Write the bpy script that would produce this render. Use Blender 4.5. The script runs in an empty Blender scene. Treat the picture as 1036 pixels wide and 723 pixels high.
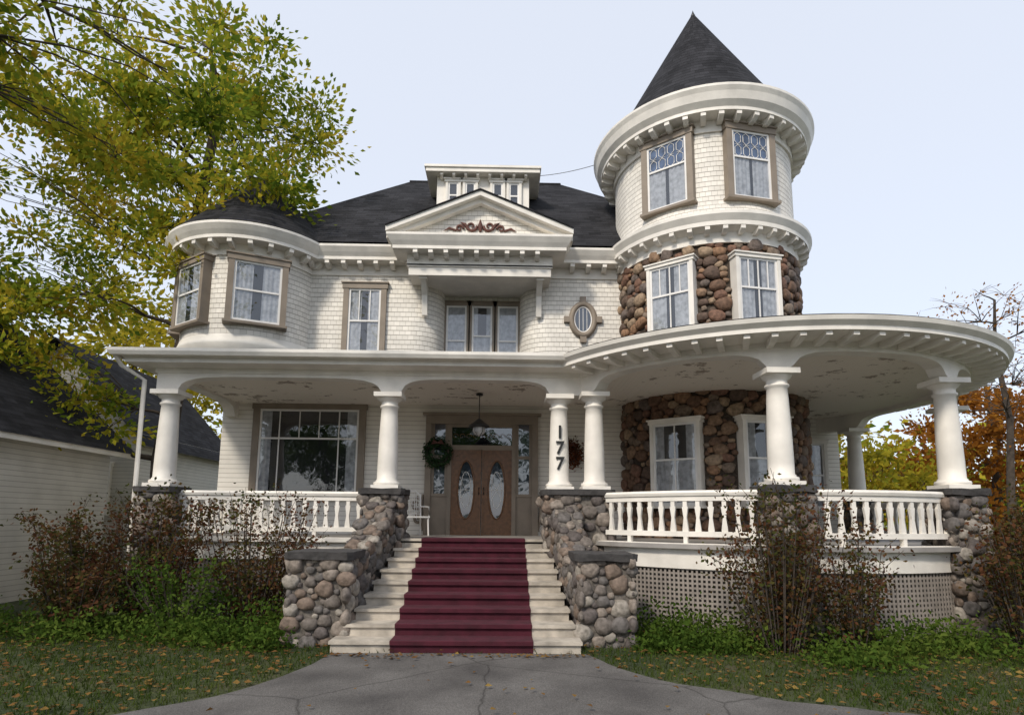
import bpy, bmesh, math, random
import numpy as np
from mathutils import Vector, Matrix, noise
rad=math.radians
sc=bpy.context.scene
RND=random.Random(11)

# ------------------------------------------------------------ materials
def newmat(name):
    m=bpy.data.materials.new(name); m.use_nodes=True
    nt=m.node_tree; b=nt.nodes['Principled BSDF']
    return m,nt,b
def N(nt,t,**k):
    n=nt.nodes.new(t)
    for a,v in k.items():
        if a in n.inputs.keys(): n.inputs[a].default_value=v
        else: setattr(n,a,v)
    return n
def ramp(nt,stops,interp='LINEAR'):
    n=nt.nodes.new('ShaderNodeValToRGB'); cr=n.color_ramp; cr.interpolation=interp
    while len(cr.elements)<len(stops): cr.elements.new(0.5)
    for e,(p,c) in zip(cr.elements,stops):
        e.position=p; e.color=(c[0],c[1],c[2],1)
    return n
def mul(nt,a,b,fac=1.0,mode='MULTIPLY'):
    n=nt.nodes.new('ShaderNodeMix'); n.data_type='RGBA'; n.blend_type=mode
    n.inputs[0].default_value=fac
    nt.links.new(a,n.inputs[6]); nt.links.new(b,n.inputs[7]); return n.outputs[2]
def math_(nt,op,a,b=None):
    n=nt.nodes.new('ShaderNodeMath'); n.operation=op
    for i,x in enumerate((a,b)):
        if x is None: continue
        if isinstance(x,(int,float)): n.inputs[i].default_value=x
        else: nt.links.new(x,n.inputs[i])
    return n.outputs[0]
def simple(name,col,rough=0.6,ns=3.0,amt=0.15,bump=0.0,bs=40,lo=None):
    m,nt,b=newmat(name)
    tc=N(nt,'ShaderNodeTexCoord')
    nz=N(nt,'ShaderNodeTexNoise'); nz.inputs['Scale'].default_value=ns; nz.inputs['Detail'].default_value=7
    nt.links.new(tc.outputs['Object'],nz.inputs['Vector'])
    c2=lo if lo else tuple(c*(1-amt*1.8) for c in col)
    r=ramp(nt,[(0.3,c2),(0.62,col)])
    nt.links.new(nz.outputs['Fac'],r.inputs['Fac'])
    nt.links.new(r.outputs['Color'],b.inputs['Base Color'])
    b.inputs['Roughness'].default_value=rough
    if bump>0:
        n2=N(nt,'ShaderNodeTexNoise'); n2.inputs['Scale'].default_value=bs; n2.inputs['Detail'].default_value=5
        nt.links.new(tc.outputs['Object'],n2.inputs['Vector'])
        bp=N(nt,'ShaderNodeBump'); bp.inputs['Strength'].default_value=bump; bp.inputs['Distance'].default_value=0.02
        nt.links.new(n2.outputs['Fac'],bp.inputs['Height']); nt.links.new(bp.outputs['Normal'],b.inputs['Normal'])
    return m
def siding(name,col,row=0.12,brick=None,rough=0.55,lo=0.82,var=0.86):
    m,nt,b=newmat(name)
    uv=N(nt,'ShaderNodeUVMap'); tc=N(nt,'ShaderNodeTexCoord')
    sp=N(nt,'ShaderNodeSeparateXYZ'); nt.links.new(uv.outputs['UV'],sp.inputs[0])
    fr=math_(nt,'FRACT',math_(nt,'DIVIDE',sp.outputs['Y'],row))
    seam=ramp(nt,[(0.0,(1,1,1)),(0.84,(1,1,1)),(0.95,(0.58,0.56,0.54))]); nt.links.new(fr,seam.inputs['Fac'])
    nz=N(nt,'ShaderNodeTexNoise'); nz.inputs['Scale'].default_value=1.3; nz.inputs['Detail'].default_value=8
    nt.links.new(tc.outputs['Object'],nz.inputs['Vector'])
    r=ramp(nt,[(0.3,tuple(c*lo for c in col)),(0.6,col)]); nt.links.new(nz.outputs['Fac'],r.inputs['Fac'])
    out=mul(nt,r.outputs['Color'],seam.outputs['Color'])
    h=math_(nt,'SUBTRACT',1.0,fr)
    if brick:
        bk=N(nt,'ShaderNodeTexBrick'); bk.offset=0.5; bk.squash=1
        bk.inputs['Scale'].default_value=1.0; bk.inputs['Brick Width'].default_value=brick; bk.inputs['Row Height'].default_value=row
        bk.inputs['Mortar Size'].default_value=0.004; bk.inputs['Mortar Smooth'].default_value=0.3
        bk.inputs['Color1'].default_value=(1,1,1,1); bk.inputs['Color2'].default_value=(var,var,var,1); bk.inputs['Mortar'].default_value=(0.6,0.58,0.56,1)
        nt.links.new(uv.outputs['UV'],bk.inputs['Vector'])
        out=mul(nt,out,bk.outputs['Color'])
        h=math_(nt,'SUBTRACT',h,math_(nt,'MULTIPLY',bk.outputs['Fac'],0.5))
    nt.links.new(out,b.inputs['Base Color'])
    bp=N(nt,'ShaderNodeBump'); bp.inputs['Strength'].default_value=0.7; bp.inputs['Distance'].default_value=0.02
    nt.links.new(h,bp.inputs['Height']); nt.links.new(bp.outputs['Normal'],b.inputs['Normal'])
    b.inputs['Roughness'].default_value=rough
    if rough>0.8: b.inputs['Specular IOR Level'].default_value=0.15
    return m
def stonemat(name,cols,rough=0.8):
    m,nt,b=newmat(name)
    g=N(nt,'ShaderNodeNewGeometry'); tc=N(nt,'ShaderNodeTexCoord')
    r=ramp(nt,[(i/len(cols),c) for i,c in enumerate(cols)],'CONSTANT'); nt.links.new(g.outputs['Random Per Island'],r.inputs['Fac'])
    nz=N(nt,'ShaderNodeTexNoise'); nz.inputs['Scale'].default_value=14; nz.inputs['Detail'].default_value=8
    nt.links.new(tc.outputs['Object'],nz.inputs['Vector'])
    r2=ramp(nt,[(0.3,(0.5,0.48,0.45)),(0.65,(1.15,1.12,1.1))]); nt.links.new(nz.outputs['Fac'],r2.inputs['Fac'])
    nt.links.new(mul(nt,r.outputs['Color'],r2.outputs['Color']),b.inputs['Base Color'])
    bp=N(nt,'ShaderNodeBump'); bp.inputs['Strength'].default_value=0.6; bp.inputs['Distance'].default_value=0.03
    nt.links.new(nz.outputs['Fac'],bp.inputs['Height']); nt.links.new(bp.outputs['Normal'],b.inputs['Normal'])
    b.inputs['Roughness'].default_value=rough
    return m
def leafmat(name,cols,trans=0.45):
    m,nt,b=newmat(name); nt.nodes.remove(b)
    out=[n for n in nt.nodes if n.type=='OUTPUT_MATERIAL'][0]
    g=N(nt,'ShaderNodeNewGeometry'); tc=N(nt,'ShaderNodeTexCoord')
    nz=N(nt,'ShaderNodeTexNoise'); nz.inputs['Scale'].default_value=0.55; nz.inputs['Detail'].default_value=2
    nt.links.new(tc.outputs['Object'],nz.inputs['Vector'])
    v=math_(nt,'ADD',math_(nt,'MULTIPLY',g.outputs['Random Per Island'],0.5),math_(nt,'SUBTRACT',math_(nt,'MULTIPLY',nz.outputs['Fac'],1.6),0.5))
    r=ramp(nt,[(i/max(1,len(cols)-1),c) for i,c in enumerate(cols)]); nt.links.new(v,r.inputs['Fac'])
    d=N(nt,'ShaderNodeBsdfDiffuse'); t=N(nt,'ShaderNodeBsdfTranslucent'); mx=N(nt,'ShaderNodeMixShader')
    mx.inputs[0].default_value=trans
    nt.links.new(r.outputs['Color'],d.inputs['Color']); nt.links.new(r.outputs['Color'],t.inputs['Color'])
    nt.links.new(d.outputs[0],mx.inputs[1]); nt.links.new(t.outputs[0],mx.inputs[2]); nt.links.new(mx.outputs[0],out.inputs['Surface'])
    return m
WARM=(0.86,0.82,0.745)
M_shingle=siding('white_shingles',WARM,0.125,0.15,0.55,0.82,0.86)
M_clap=siding('white_clapboard',WARM,0.115,None)
M_trim=simple('white_trim_paint',(0.86,0.82,0.75),0.5,2.2,0.10,0.15,60)
M_taupe=simple('taupe_trim_paint',(0.27,0.22,0.17),0.55,3,0.12)
M_sash=simple('white_sash',(0.85,0.83,0.8),0.4,3,0.05)
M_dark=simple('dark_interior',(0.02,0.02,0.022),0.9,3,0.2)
M_curt=simple('lace_curtain',(0.60,0.59,0.58),0.9,9,0.25)
M_frost=simple('frosted_glass_panel',(0.20,0.20,0.20),0.5,9,0.3)
M_stain=simple('blue_stained_glass',(0.11,0.16,0.27),0.1,5,0.3)
M_roof=siding('asphalt_roof_shingles',(0.040,0.040,0.045),0.16,0.33,0.95,0.55,0.5)
M_stoneb=stonemat('brown_fieldstone',[(0.17,0.10,0.065),(0.26,0.17,0.11),(0.12,0.08,0.06),(0.34,0.25,0.17),(0.2,0.11,0.075),(0.22,0.17,0.13),(0.29,0.17,0.10),(0.15,0.12,0.105)])
M_stoneg=stonemat('grey_fieldstone',[(0.16,0.14,0.125),(0.25,0.215,0.185),(0.11,0.095,0.09),(0.19,0.145,0.115),(0.31,0.285,0.25),(0.135,0.125,0.12)])
M_mortb=simple('brown_mortar',(0.085,0.065,0.05),0.95,20,0.3,0.4)
M_mortg=simple('grey_mortar',(0.17,0.15,0.13),0.95,20,0.3,0.4)
M_cap=simple('dark_stone_cap',(0.06,0.056,0.055),0.85,8,0.3,0.6,18)
M_carpet=simple('burgundy_carpet',(0.072,0.008,0.019),0.95,5,0.25,0.4,160)
M_step=simple('cream_stair_paint',(0.52,0.465,0.39),0.6,4,0.25,0.2)
M_lat=simple('taupe_lattice',(0.31,0.275,0.245),0.7,4,0.15)
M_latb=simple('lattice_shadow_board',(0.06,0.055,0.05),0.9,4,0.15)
M_wood=simple('oak_door_wood',(0.20,0.095,0.042),0.35,12,0.25)
M_metal=simple('black_metal',(0.02,0.02,0.02),0.4,3,0.1)
M_floor=simple('porch_floor_paint',(0.35,0.33,0.31),0.5,3,0.15)
M_bark=simple('tree_bark',(0.075,0.058,0.045),0.95,6,0.3,0.8,14)
M_red=simple('dark_red_ornament',(0.13,0.05,0.038),0.7,6,0.2)
m,nt,b=newmat('peeling_ceiling_paint'); M_ceil=m
tc=N(nt,'ShaderNodeTexCoord')
nz=N(nt,'ShaderNodeTexNoise'); nz.inputs['Scale'].default_value=2.6; nz.inputs['Detail'].default_value=9; nz.inputs['Roughness'].default_value=0.7
nz2=N(nt,'ShaderNodeTexNoise'); nz2.inputs['Scale'].default_value=0.45
nt.links.new(tc.outputs['Object'],nz.inputs['Vector']); nt.links.new(tc.outputs['Object'],nz2.inputs['Vector'])
v=math_(nt,'ADD',nz.outputs['Fac'],math_(nt,'MULTIPLY',nz2.outputs['Fac'],0.35))
r=ramp(nt,[(0.0,(0.83,0.77,0.68)),(0.765,(0.83,0.77,0.68)),(0.775,(0.36,0.30,0.24))]); nt.links.new(v,r.inputs['Fac'])
nt.links.new(r.outputs['Color'],b.inputs['Base Color']); b.inputs['Roughness'].default_value=0.6
wv=N(nt,'ShaderNodeTexWave'); wv.inputs['Scale'].default_value=3.2
nt.links.new(tc.outputs['Object'],wv.inputs['Vector'])
bp=N(nt,'ShaderNodeBump'); bp.inputs['Strength'].default_value=0.25; bp.inputs['Distance'].default_value=0.01
nt.links.new(wv.outputs['Fac'],bp.inputs['Height']); nt.links.new(bp.outputs['Normal'],b.inputs['Normal'])
def glassmat(name,tint,f0=0.12):
    m,nt,b=newmat(name); nt.nodes.remove(b)
    out=[n for n in nt.nodes if n.type=='OUTPUT_MATERIAL'][0]
    t=N(nt,'ShaderNodeBsdfTransparent'); t.inputs[0].default_value=(*tint,1)
    g=N(nt,'ShaderNodeBsdfGlossy'); g.inputs['Roughness'].default_value=0.03; g.inputs[0].default_value=(0.95,0.97,1,1)
    f=N(nt,'ShaderNodeLayerWeight'); f.inputs[0].default_value=0.5
    a=math_(nt,'ADD',math_(nt,'MULTIPLY',math_(nt,'POWER',f.outputs['Facing'],4.0),0.8),f0+0.05)
    tc=N(nt,'ShaderNodeTexCoord'); nz=N(nt,'ShaderNodeTexNoise'); nz.inputs['Scale'].default_value=1.7
    nt.links.new(tc.outputs['Object'],nz.inputs['Vector'])
    bp=N(nt,'ShaderNodeBump'); bp.inputs['Strength'].default_value=0.12; bp.inputs['Distance'].default_value=0.05
    nt.links.new(nz.outputs['Fac'],bp.inputs['Height']); nt.links.new(bp.outputs['Normal'],g.inputs['Normal'])
    mx=N(nt,'ShaderNodeMixShader'); nt.links.new(a,mx.inputs[0]); nt.links.new(t.outputs[0],mx.inputs[1]); nt.links.new(g.outputs[0],mx.inputs[2])
    nt.links.new(mx.outputs[0],out.inputs['Surface'])
    return m
M_glass=glassmat('window_glass',(0.8,0.83,0.87),0.06)
M_leaded=glassmat('leaded_blue_glass',(0.45,0.52,0.65),0.10)

# ------------------------------------------------------------ mesh builder
class MB:
    def __init__(s): s.v=[];s.f=[];s.m=[];s.uv=[];s.sm=[];s.mats=[]
    def mi(s,mat):
        if mat not in s.mats: s.mats.append(mat)
        return s.mats.index(mat)
    def add(s,verts,faces,mat,M=None,uvs=None,smooth=False):
        o=len(s.v); k=s.mi(mat)
        vs=[Vector(v) for v in verts]
        if M is not None: vs=[M@v for v in vs]
        s.v+=[tuple(v) for v in vs]
        for fi,f in enumerate(faces):
            s.f.append([o+i for i in f]); s.m.append(k); s.sm.append(smooth)
            if uvs: s.uv.append([uvs[i] for i in f] if not isinstance(uvs[0],list) else uvs[fi])
            else:
                p=[vs[i] for i in f]; n=(p[1]-p[0]).cross(p[2]-p[0])
                if n.length<1e-12: n=Vector((0,0,1))
                n.normalize()
                if n.z<0: n=-n
                if n.z>0.999: t=Vector((1,0,0))
                else: t=Vector((0,0,1)).cross(n).normalized()
                bb=n.cross(t)
                s.uv.append([(q.dot(t),q.dot(bb)) for q in p])
    def box(s,x0,x1,y0,y1,z0,z1,mat,M=None):
        vs=[(x0,y0,z0),(x1,y0,z0),(x1,y1,z0),(x0,y1,z0),(x0,y0,z1),(x1,y0,z1),(x1,y1,z1),(x0,y1,z1)]
        s.add(vs,[(0,3,2,1),(4,5,6,7),(0,1,5,4),(1,2,6,5),(2,3,7,6),(3,0,4,7)],mat,M)
    def revolve(s,cx,cy,prof,mat,a0=0,a1=360,n=48,smooth=True):
        k=len(prof); vs=[];fs=[];uvl=[]
        L=[0]
        for i in range(1,k): L.append(L[-1]+math.dist(prof[i],prof[i-1]))
        Rm=max(p[0] for p in prof)
        for j in range(n+1):
            a=rad(a0+(a1-a0)*j/n)
            for r,z in prof: vs.append((cx+r*math.cos(a),cy+r*math.sin(a),z))
        for j in range(n):
            for i in range(k-1):
                f=(j*k+i,(j+1)*k+i,(j+1)*k+i+1,j*k+i+1); fs.append(f)
                u0=rad(a0+(a1-a0)*j/n)*Rm; u1=rad(a0+(a1-a0)*(j+1)/n)*Rm
                uvl.append([(u0,L[i]),(u1,L[i]),(u1,L[i+1]),(u0,L[i+1])])
        s.add(vs,fs,mat,None,uvl,smooth)
    def sweep(s,path,prof,mat,close=False,smooth=False):
        prof=list(prof)
        if close: prof=prof+[prof[0]]
        k=len(prof); vs=[];fs=[];uvl=[]
        L=[0]
        for i in range(1,k): L.append(L[-1]+math.dist(prof[i],prof[i-1]))
        z0=prof[0][1]
        for (x,y,nx,ny,ss) in path:
            for o,z in prof: vs.append((x+nx*o,y+ny*o,z))
        for j in range(len(path)-1):
            for i in range(k-1):
                fs.append((j*k+i,(j+1)*k+i,(j+1)*k+i+1,j*k+i+1))
                uvl.append([(path[j][4],z0+L[i]),(path[j+1][4],z0+L[i]),(path[j+1][4],z0+L[i+1]),(path[j][4],z0+L[i+1])])
        if close:
            fs.append(tuple(range(k-1))); uvl.append([(0,0)]*(k-1))
            o=(len(path)-1)*k
            fs.append(tuple(o+i for i in range(k-1))); uvl.append([(0,0)]*(k-1))
        s.add(vs,fs,mat,None,uvl,smooth)
    def ribbon(s,path,zb,zt,o1,o0,mat):
        vs=[];fs=[]
        for (x,y,nx,ny,ss),b_ in zip(path,zb):
            vs+=[(x+nx*o1,y+ny*o1,b_),(x+nx*o1,y+ny*o1,zt),(x+nx*o0,y+ny*o0,zt),(x+nx*o0,y+ny*o0,b_)]
        for j in range(len(path)-1):
            a=j*4;c=a+4
            fs+=[(a,c,c+1,a+1),(a+1,c+1,c+2,a+2),(a+2,c+2,c+3,a+3),(a+3,c+3,c,a)]
        s.add(vs,fs,mat)
    def tube(s,pts,rs,mat,n=6,smooth=True):
        pts=[Vector(p) for p in pts]; vs=[];fs=[]
        for i,p in enumerate(pts):
            d=(pts[min(i+1,len(pts)-1)]-pts[max(i-1,0)]).normalized()
            a=d.cross(Vector((0.13,0.21,0.97)))
            if a.length<0.05: a=d.cross(Vector((1,0,0)))
            a.normalize(); b_=d.cross(a)
            for j in range(n):
                t=2*math.pi*j/n
                vs.append(p+(a*math.cos(t)+b_*math.sin(t))*rs[i])
        for i in range(len(pts)-1):
            for j in range(n):
                fs.append((i*n+j,i*n+(j+1)%n,(i+1)*n+(j+1)%n,(i+1)*n+j))
        s.add(vs,fs,mat,smooth=smooth)
    def build(s,name,parent=None,fix=True):
        me=bpy.data.meshes.new(name); me.from_pydata(s.v,[],s.f)
        for mt in s.mats: me.materials.append(mt)
        me.polygons.foreach_set('material_index',s.m)
        me.polygons.foreach_set('use_smooth',s.sm)
        ul=me.uv_layers.new(name='UVMap')
        flat=[c for fu in s.uv for p in fu for c in p]
        ul.data.foreach_set('uv',flat)
        if fix:
            bm=bmesh.new(); bm.from_mesh(me); bmesh.ops.recalc_face_normals(bm,faces=bm.faces); bm.to_mesh(me); bm.free()
        me.update()
        o=bpy.data.objects.new(name,me); sc.collection.objects.link(o)
        if parent: o.parent=parent
        return o
def empty(name,loc=(0,0,0)):
    e=bpy.data.objects.new(name,None); sc.collection.objects.link(e); e.location=loc; e.empty_display_size=0.3; return e
def mkpath(pts,closed=False):
    out=[];s=0;n=len(pts)
    for i,(x,y) in enumerate(pts):
        if i>0: s+=math.dist(pts[i],pts[i-1])
        ns=[]
        if i>0:
            dx,dy=x-pts[i-1][0],y-pts[i-1][1]; l=math.hypot(dx,dy); ns.append((dy/l,-dx/l))
        if i<n-1:
            dx,dy=pts[i+1][0]-x,pts[i+1][1]-y; l=math.hypot(dx,dy); ns.append((dy/l,-dx/l))
        if len(ns)==2:
            ax,ay=ns[0][0]+ns[1][0],ns[0][1]+ns[1][1]; l=math.hypot(ax,ay); ax/=l;ay/=l
            c=max(0.35,ax*ns[0][0]+ay*ns[0][1]); nn=(ax/c,ay/c)
        else: nn=ns[0]
        out.append((x,y,nn[0],nn[1],s))
    return out
def arc(cx,cy,r,a0,a1,n):
    return [(cx+r*math.cos(rad(a0+(a1-a0)*i/n)),cy+r*math.sin(rad(a0+(a1-a0)*i/n))) for i in range(n+1)]
def subdiv(pts,ds):
    o=[pts[0]]
    for a,b_ in zip(pts,pts[1:]):
        k=max(1,int(math.dist(a,b_)/ds))
        for i in range(1,k+1): o.append((a[0]+(b_[0]-a[0])*i/k,a[1]+(b_[1]-a[1])*i/k))
    return o
def along(path,ds,start=0.0):
    res=[];tot=path[-1][4];s=start
    j=0
    while s<tot:
        while j<len(path)-2 and path[j+1][4]<s: j+=1
        a,b_=path[j],path[j+1]; L=b_[4]-a[4]; t=(s-a[4])/L if L>0 else 0
        dx,dy=(b_[0]-a[0])/L,(b_[1]-a[1])/L
        res.append((a[0]+(b_[0]-a[0])*t,a[1]+(b_[1]-a[1])*t,dy,-dx)); s+=ds
    return res
def orient(x,y,nx,ny,z=0):
    return Matrix(((-ny,nx,0,x),(nx,ny,0,y),(0,0,1,z),(0,0,0,1)))
def blocks(mb,path,ds,w,o0,o1,z0,z1,mat,start=0.1):
    for (x,y,nx,ny) in along(path,ds,start):
        M=orient(x,y,nx,ny)
        zm=z0+(z1-z0)*0.45
        vs=[]
        for sx in (-w/2,w/2):
            vs+=[(sx,o0,z0),(sx,o0,z1),(sx,o1,z1),(sx,o1,zm),(sx,o0+(o1-o0)*.55,z0)]
        mb.add(vs,[(0,1,2,3,4),(5,9,8,7,6),(0,5,6,1),(1,6,7,2),(2,7,8,3),(3,8,9,4),(4,9,5,0)],mat,M)

# ------------------------------------------------------------ stones
bm=bmesh.new(); bmesh.ops.create_icosphere(bm,subdivisions=2,radius=1); 
ICO_V=np.array([v.co[:] for v in bm.verts]); ICO_F=np.array([[v.index for v in f.verts] for f in bm.faces]); bm.free()
ICO_S=np.sign(ICO_V)*np.abs(ICO_V)**0.72
def pack(U,V,classes,skip=None,seed=1,asp=1.3):
    rnd=random.Random(seed); grid={}; out=[]; cs=0.45
    for r,att in classes:
        for _ in range(int(att*U*V)):
            u=rnd.uniform(0,U); v=rnd.uniform(0,V)
            if skip and skip(u,v,r): continue
            rr=r*rnd.uniform(0.85,1.12)
            gi,gj=int(u/cs),int(v*asp/cs); ok=True
            for a in (-1,0,1):
                for b_ in (-1,0,1):
                    for (uu,vv,r2) in grid.get((gi+a,gj+b_),()):
                        if (uu-u)**2+((vv-v)*asp)**2<((rr+r2)*0.86)**2: ok=False;break
                    if not ok:break
                if not ok:break
            if ok:
                grid.setdefault((gi,gj),[]).append((u,v,rr)); out.append((u,v,rr))
    return out
class Stones:
    def __init__(s): s.V=[];s.F=[];s.n=0
    def put(s,p,t,b_,n,r,rnd,asp=1.3,dep=0.55):
        a=rnd.uniform(-0.5,0.5); c,si=math.cos(a),math.sin(a)
        ph=np.array([rnd.uniform(0,9) for _ in range(3)])
        w=ICO_S*(1+0.16*np.sin(ICO_V[:,[1,2,0]]*3.3+ph))
        lx=w[:,0]*r*1.06; ly=w[:,1]*r*1.06/asp; lz=w[:,2]*r*dep
        x2=lx*c-ly*si*0.8; y2=lx*si*0.8+ly*c
        P=np.array(p)[None]+x2[:,None]*np.array(t)+y2[:,None]*np.array(b_)+lz[:,None]*np.array(n)
        s.V.append(P); s.F.append(ICO_F+s.n); s.n+=len(P)
    def surf(s,fn,U,V,classes,skip=None,seed=1,asp=1.3,dep=0.5):
        rnd=random.Random(seed+99)
        for (u,v,r) in pack(U,V,classes,skip,seed,asp):
            p,t,b_,n=fn(u,v); s.put(p,t,b_,n,r,rnd,asp,dep)
    def build(s,name,mat,parent):
        V=np.concatenate(s.V);F=np.concatenate(s.F)
        me=bpy.data.meshes.new(name); me.from_pydata(V.tolist(),[],F.tolist()); me.materials.append(mat)
        me.polygons.foreach_set('use_smooth',[True]*len(me.polygons)); me.update()
        o=bpy.data.objects.new(name,me); sc.collection.objects.link(o); o.parent=parent; return o
CL_T=[(0.17,18),(0.135,40),(0.10,70),(0.068,100)]
CL_P=[(0.13,30),(0.10,50),(0.075,80),(0.05,100)]

# ------------------------------------------------------------ windows
def wave_curtain(mb,M,x0,x1,z0,z1,y=0.024,mat=None):
    n=max(8,int((x1-x0)/0.022)); vs=[];fs=[]
    ph=RND.uniform(0,6)
    for i in range(n+1):
        x=x0+(x1-x0)*i/n; yy=y+0.008*math.sin(x*62+ph)+0.003*math.sin(x*23+ph)
        vs+=[(x,yy,z0),(x,yy,z1)]
    for i in range(n): fs.append((2*i,2*i+2,2*i+3,2*i+1))
    mb.add(vs,fs,mat or M_curt,M,smooth=True)
def window(mb,M,w,h,casing=M_taupe,cw=0.13,vm=(),hm=(0.5,),upm=(),curtain='half',back=0.14,leaded=False,sill=True,sash=None):
    S=sash or M_sash
    x0,x1=-w/2,w/2
    mb.box(x0-cw,x0,-back,0.085,-0.02,h,casing,M); mb.box(x1,x1+cw,-back,0.085,-0.02,h,casing,M)
    mb.box(x0-cw-0.03,x1+cw+0.03,-back,0.10,h,h+cw,casing,M)
    mb.box(x0-cw-0.06,x1+cw+0.06,-back,0.13,h+cw,h+cw+0.035,casing,M)
    if sill: mb.box(x0-cw-0.04,x1+cw+0.04,-back,0.14,-0.08,-0.02,casing,M)
    sw=0.05
    mb.box(x0,x0+sw,-0.02,0.062,-0.02,h,S,M); mb.box(x1-sw,x1,-0.02,0.062,-0.02,h,S,M)
    mb.box(x0+sw,x1-sw,-0.02,0.06,-0.02,sw,S,M); mb.box(x0+sw,x1-sw,-0.02,0.06,h-sw,h,S,M)
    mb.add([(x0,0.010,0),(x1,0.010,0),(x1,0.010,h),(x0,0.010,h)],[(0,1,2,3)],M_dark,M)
    for t in hm: mb.box(x0+sw,x1-sw,0.035,0.066,h*t-0.022,h*t+0.022,S,M)
    for t in vm: mb.box(x0+w*t-0.014,x0+w*t+0.014,0.037,0.058,sw,h-sw,S,M)
    hb=h*(hm[0] if hm else 0.5)
    for t in upm: mb.box(x0+w*t-0.012,x0+w*t+0.012,0.037,0.058,hb,h-sw,S,M)
    if curtain=='half':
        wave_curtain(mb,M,x0+sw,x1-sw,sw,hb); 
        wave_curtain(mb,M,x0+sw,x0+sw+w*0.2,hb,h-sw); wave_curtain(mb,M,x1-sw-w*0.2,x1-sw,hb,h-sw)
    elif curtain=='low': wave_curtain(mb,M,x0+sw,-w*0.04,sw,hb); wave_curtain(mb,M,w*0.04,x1-sw,sw,hb)
    elif curtain=='full': wave_curtain(mb,M,x0+sw,x1-sw,sw,h-sw)
    elif curtain=='sides':
        wave_curtain(mb,M,x0+sw,x0+sw+w*0.10,sw,h-sw); wave_curtain(mb,M,x1-sw-w*0.10,x1-sw,sw,h-sw)
    elif curtain=='split':
        wave_curtain(mb,M,x0+sw,-w*0.1,sw,h-sw); wave_curtain(mb,M,w*0.1,x1-sw,sw,h-sw)
    gy=0.045
    if leaded:
        mb.add([(x0,gy,sw),(x1,gy,sw),(x1,gy,hb),(x0,gy,hb)],[(0,1,2,3)],M_glass,M)
        mb.add([(x0,gy-0.01,hb),(x1,gy-0.01,hb),(x1,gy-0.01,h-sw),(x0,gy-0.01,h-sw)],[(0,1,2,3)],M_stain,M)
        nx=4; ny=2; cw_=(w-2*sw)/nx; ch=(h-sw-hb)/ny
        for i in range(nx):
            for j in range(ny):
                xc=x0+sw+cw_*(i+.5); zc=hb+ch*(j+.5)
                pts=[(xc+cw_*0.5*a,gy,zc+ch*0.5*b_) for a,b_ in ((0,0.95),(0.72,0.5),(0.72,-0.5),(0,-0.95),(-0.72,-0.5),(-0.72,0.5),(0,0.95))]
                mb.tube([M@Vector(q) for q in pts],[0.008]*7,M_sash,4,False)
            for j in range(ny+1):
                zc=hb+ch*j
                mb.tube([M@Vector((x0+sw+cw_*i+cw_*0.14,gy,zc)),M@Vector((x0+sw+cw_*(i+1)-cw_*0.14,gy,zc))],[0.006]*2,M_sash,4)
    else:
        mb.add([(x0,gy,0),(x1,gy,0),(x1,gy,h),(x0,gy,h)],[(0,1,2,3)],M_glass,M)
def onwall(x,y,z): return orient(x,y,0,-1,z)
def oncyl(cx,cy,r,a,z):
    c,s_=math.cos(rad(a)),math.sin(rad(a)); return orient(cx+r*c,cy+r*s_,c,s_,z)

# ============================================================ HOUSE
house=empty('victorian_house',(0,15,0))
def hb(mb,name,fix=True):
    o=mb.build(name,None,fix); o.parent=house; o.matrix_parent_inverse=Matrix.Translation((0,-15,0)); return o
TX,TY,TR=5.41,15.25,2.3
PX,PY,PR=5.62,14.0,4.4
FL=1.5
w=MB()
w.sweep(mkpath([(-7.1,22),(-7.1,15),(3.7,15)]),[(0,0.0),(0,5.3)],M_clap)
w.sweep(mkpath([(7.0,16.6),(9.6,16.6),(9.6,20)]),[(0,0),(0,4.95)],M_clap)
p2=[(-7.1,22),(-7.1,15),(-2.4,15)]+arc(-2.4,15.8,0.8,270,360,12)[1:]+[(0.45,15.8)]+arc(1.25,15.8,0.8,180,270,12)[1:]+[(3.7,15)]
w.sweep(mkpath(p2),[(0,5.3),(0,8.6)],M_shingle)
w.box(3.4,7.6,16.5,22,0,8.8,M_clap); w.box(-7.0,3.5,21.8,22,0,8.8,M_clap)
w.revolve(-6.7,15.6,[(0.0,5.55),(1.5,5.55),(1.86,6.0),(1.80,6.1),(1.75,6.25)],M_trim,90,350,48)
w.revolve(-6.7,15.6,[(1.75,6.25),(1.75,8.6)],M_shingle,90,350,48)
hb(w,'walls')
t=MB()
t.revolve(TX,TY,[(TR-0.03,0),(TR-0.03,8.5)],M_mortb,0,360,72)
t.revolve(TX,TY,[(TR+0.24,8.95),(TR+0.1,9.1),(TR+0.02,9.3),(TR,9.5),(TR,11.5)],M_shingle,0,360,72)
t.revolve(TX,TY,[(TR,8.3),(TR+0.06,8.3),(TR+0.06,8.55),(TR+0.30,8.62),(TR+0.30,8.72),(TR+0.38,8.86),(TR+0.38,8.93),(TR+0.2,8.97)],M_trim,0,360,72,False)
t.revolve(TX,TY,[(TR,11.12),(TR+0.05,11.12),(TR+0.05,11.4),(TR+0.40,11.42),(TR+0.40,11.5),(TR+0.50,11.62),(TR+0.55,11.8),(TR+0.6,11.9),(TR+0.6,11.96),(TR+0.4,11.99)],M_trim,0,360,72,False)
def circ(cx,cy,r): return mkpath(arc(cx,cy,r,0,360,90))
blocks(t,circ(TX,TY,TR),0.36,0.11,0.06,0.29,8.47,8.61,M_trim)
blocks(t,circ(TX,TY,TR),0.36,0.12,0.06,0.38,11.26,11.42,M_trim)
hb(t,'tower_walls')
t=MB()
t.revolve(TX,TY,[(TR+0.57,11.98),(TR+0.35,12.1),(2.3,12.45),(1.88,13.15),(0.02,16.45)],M_roof,0,360,72)
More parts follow.
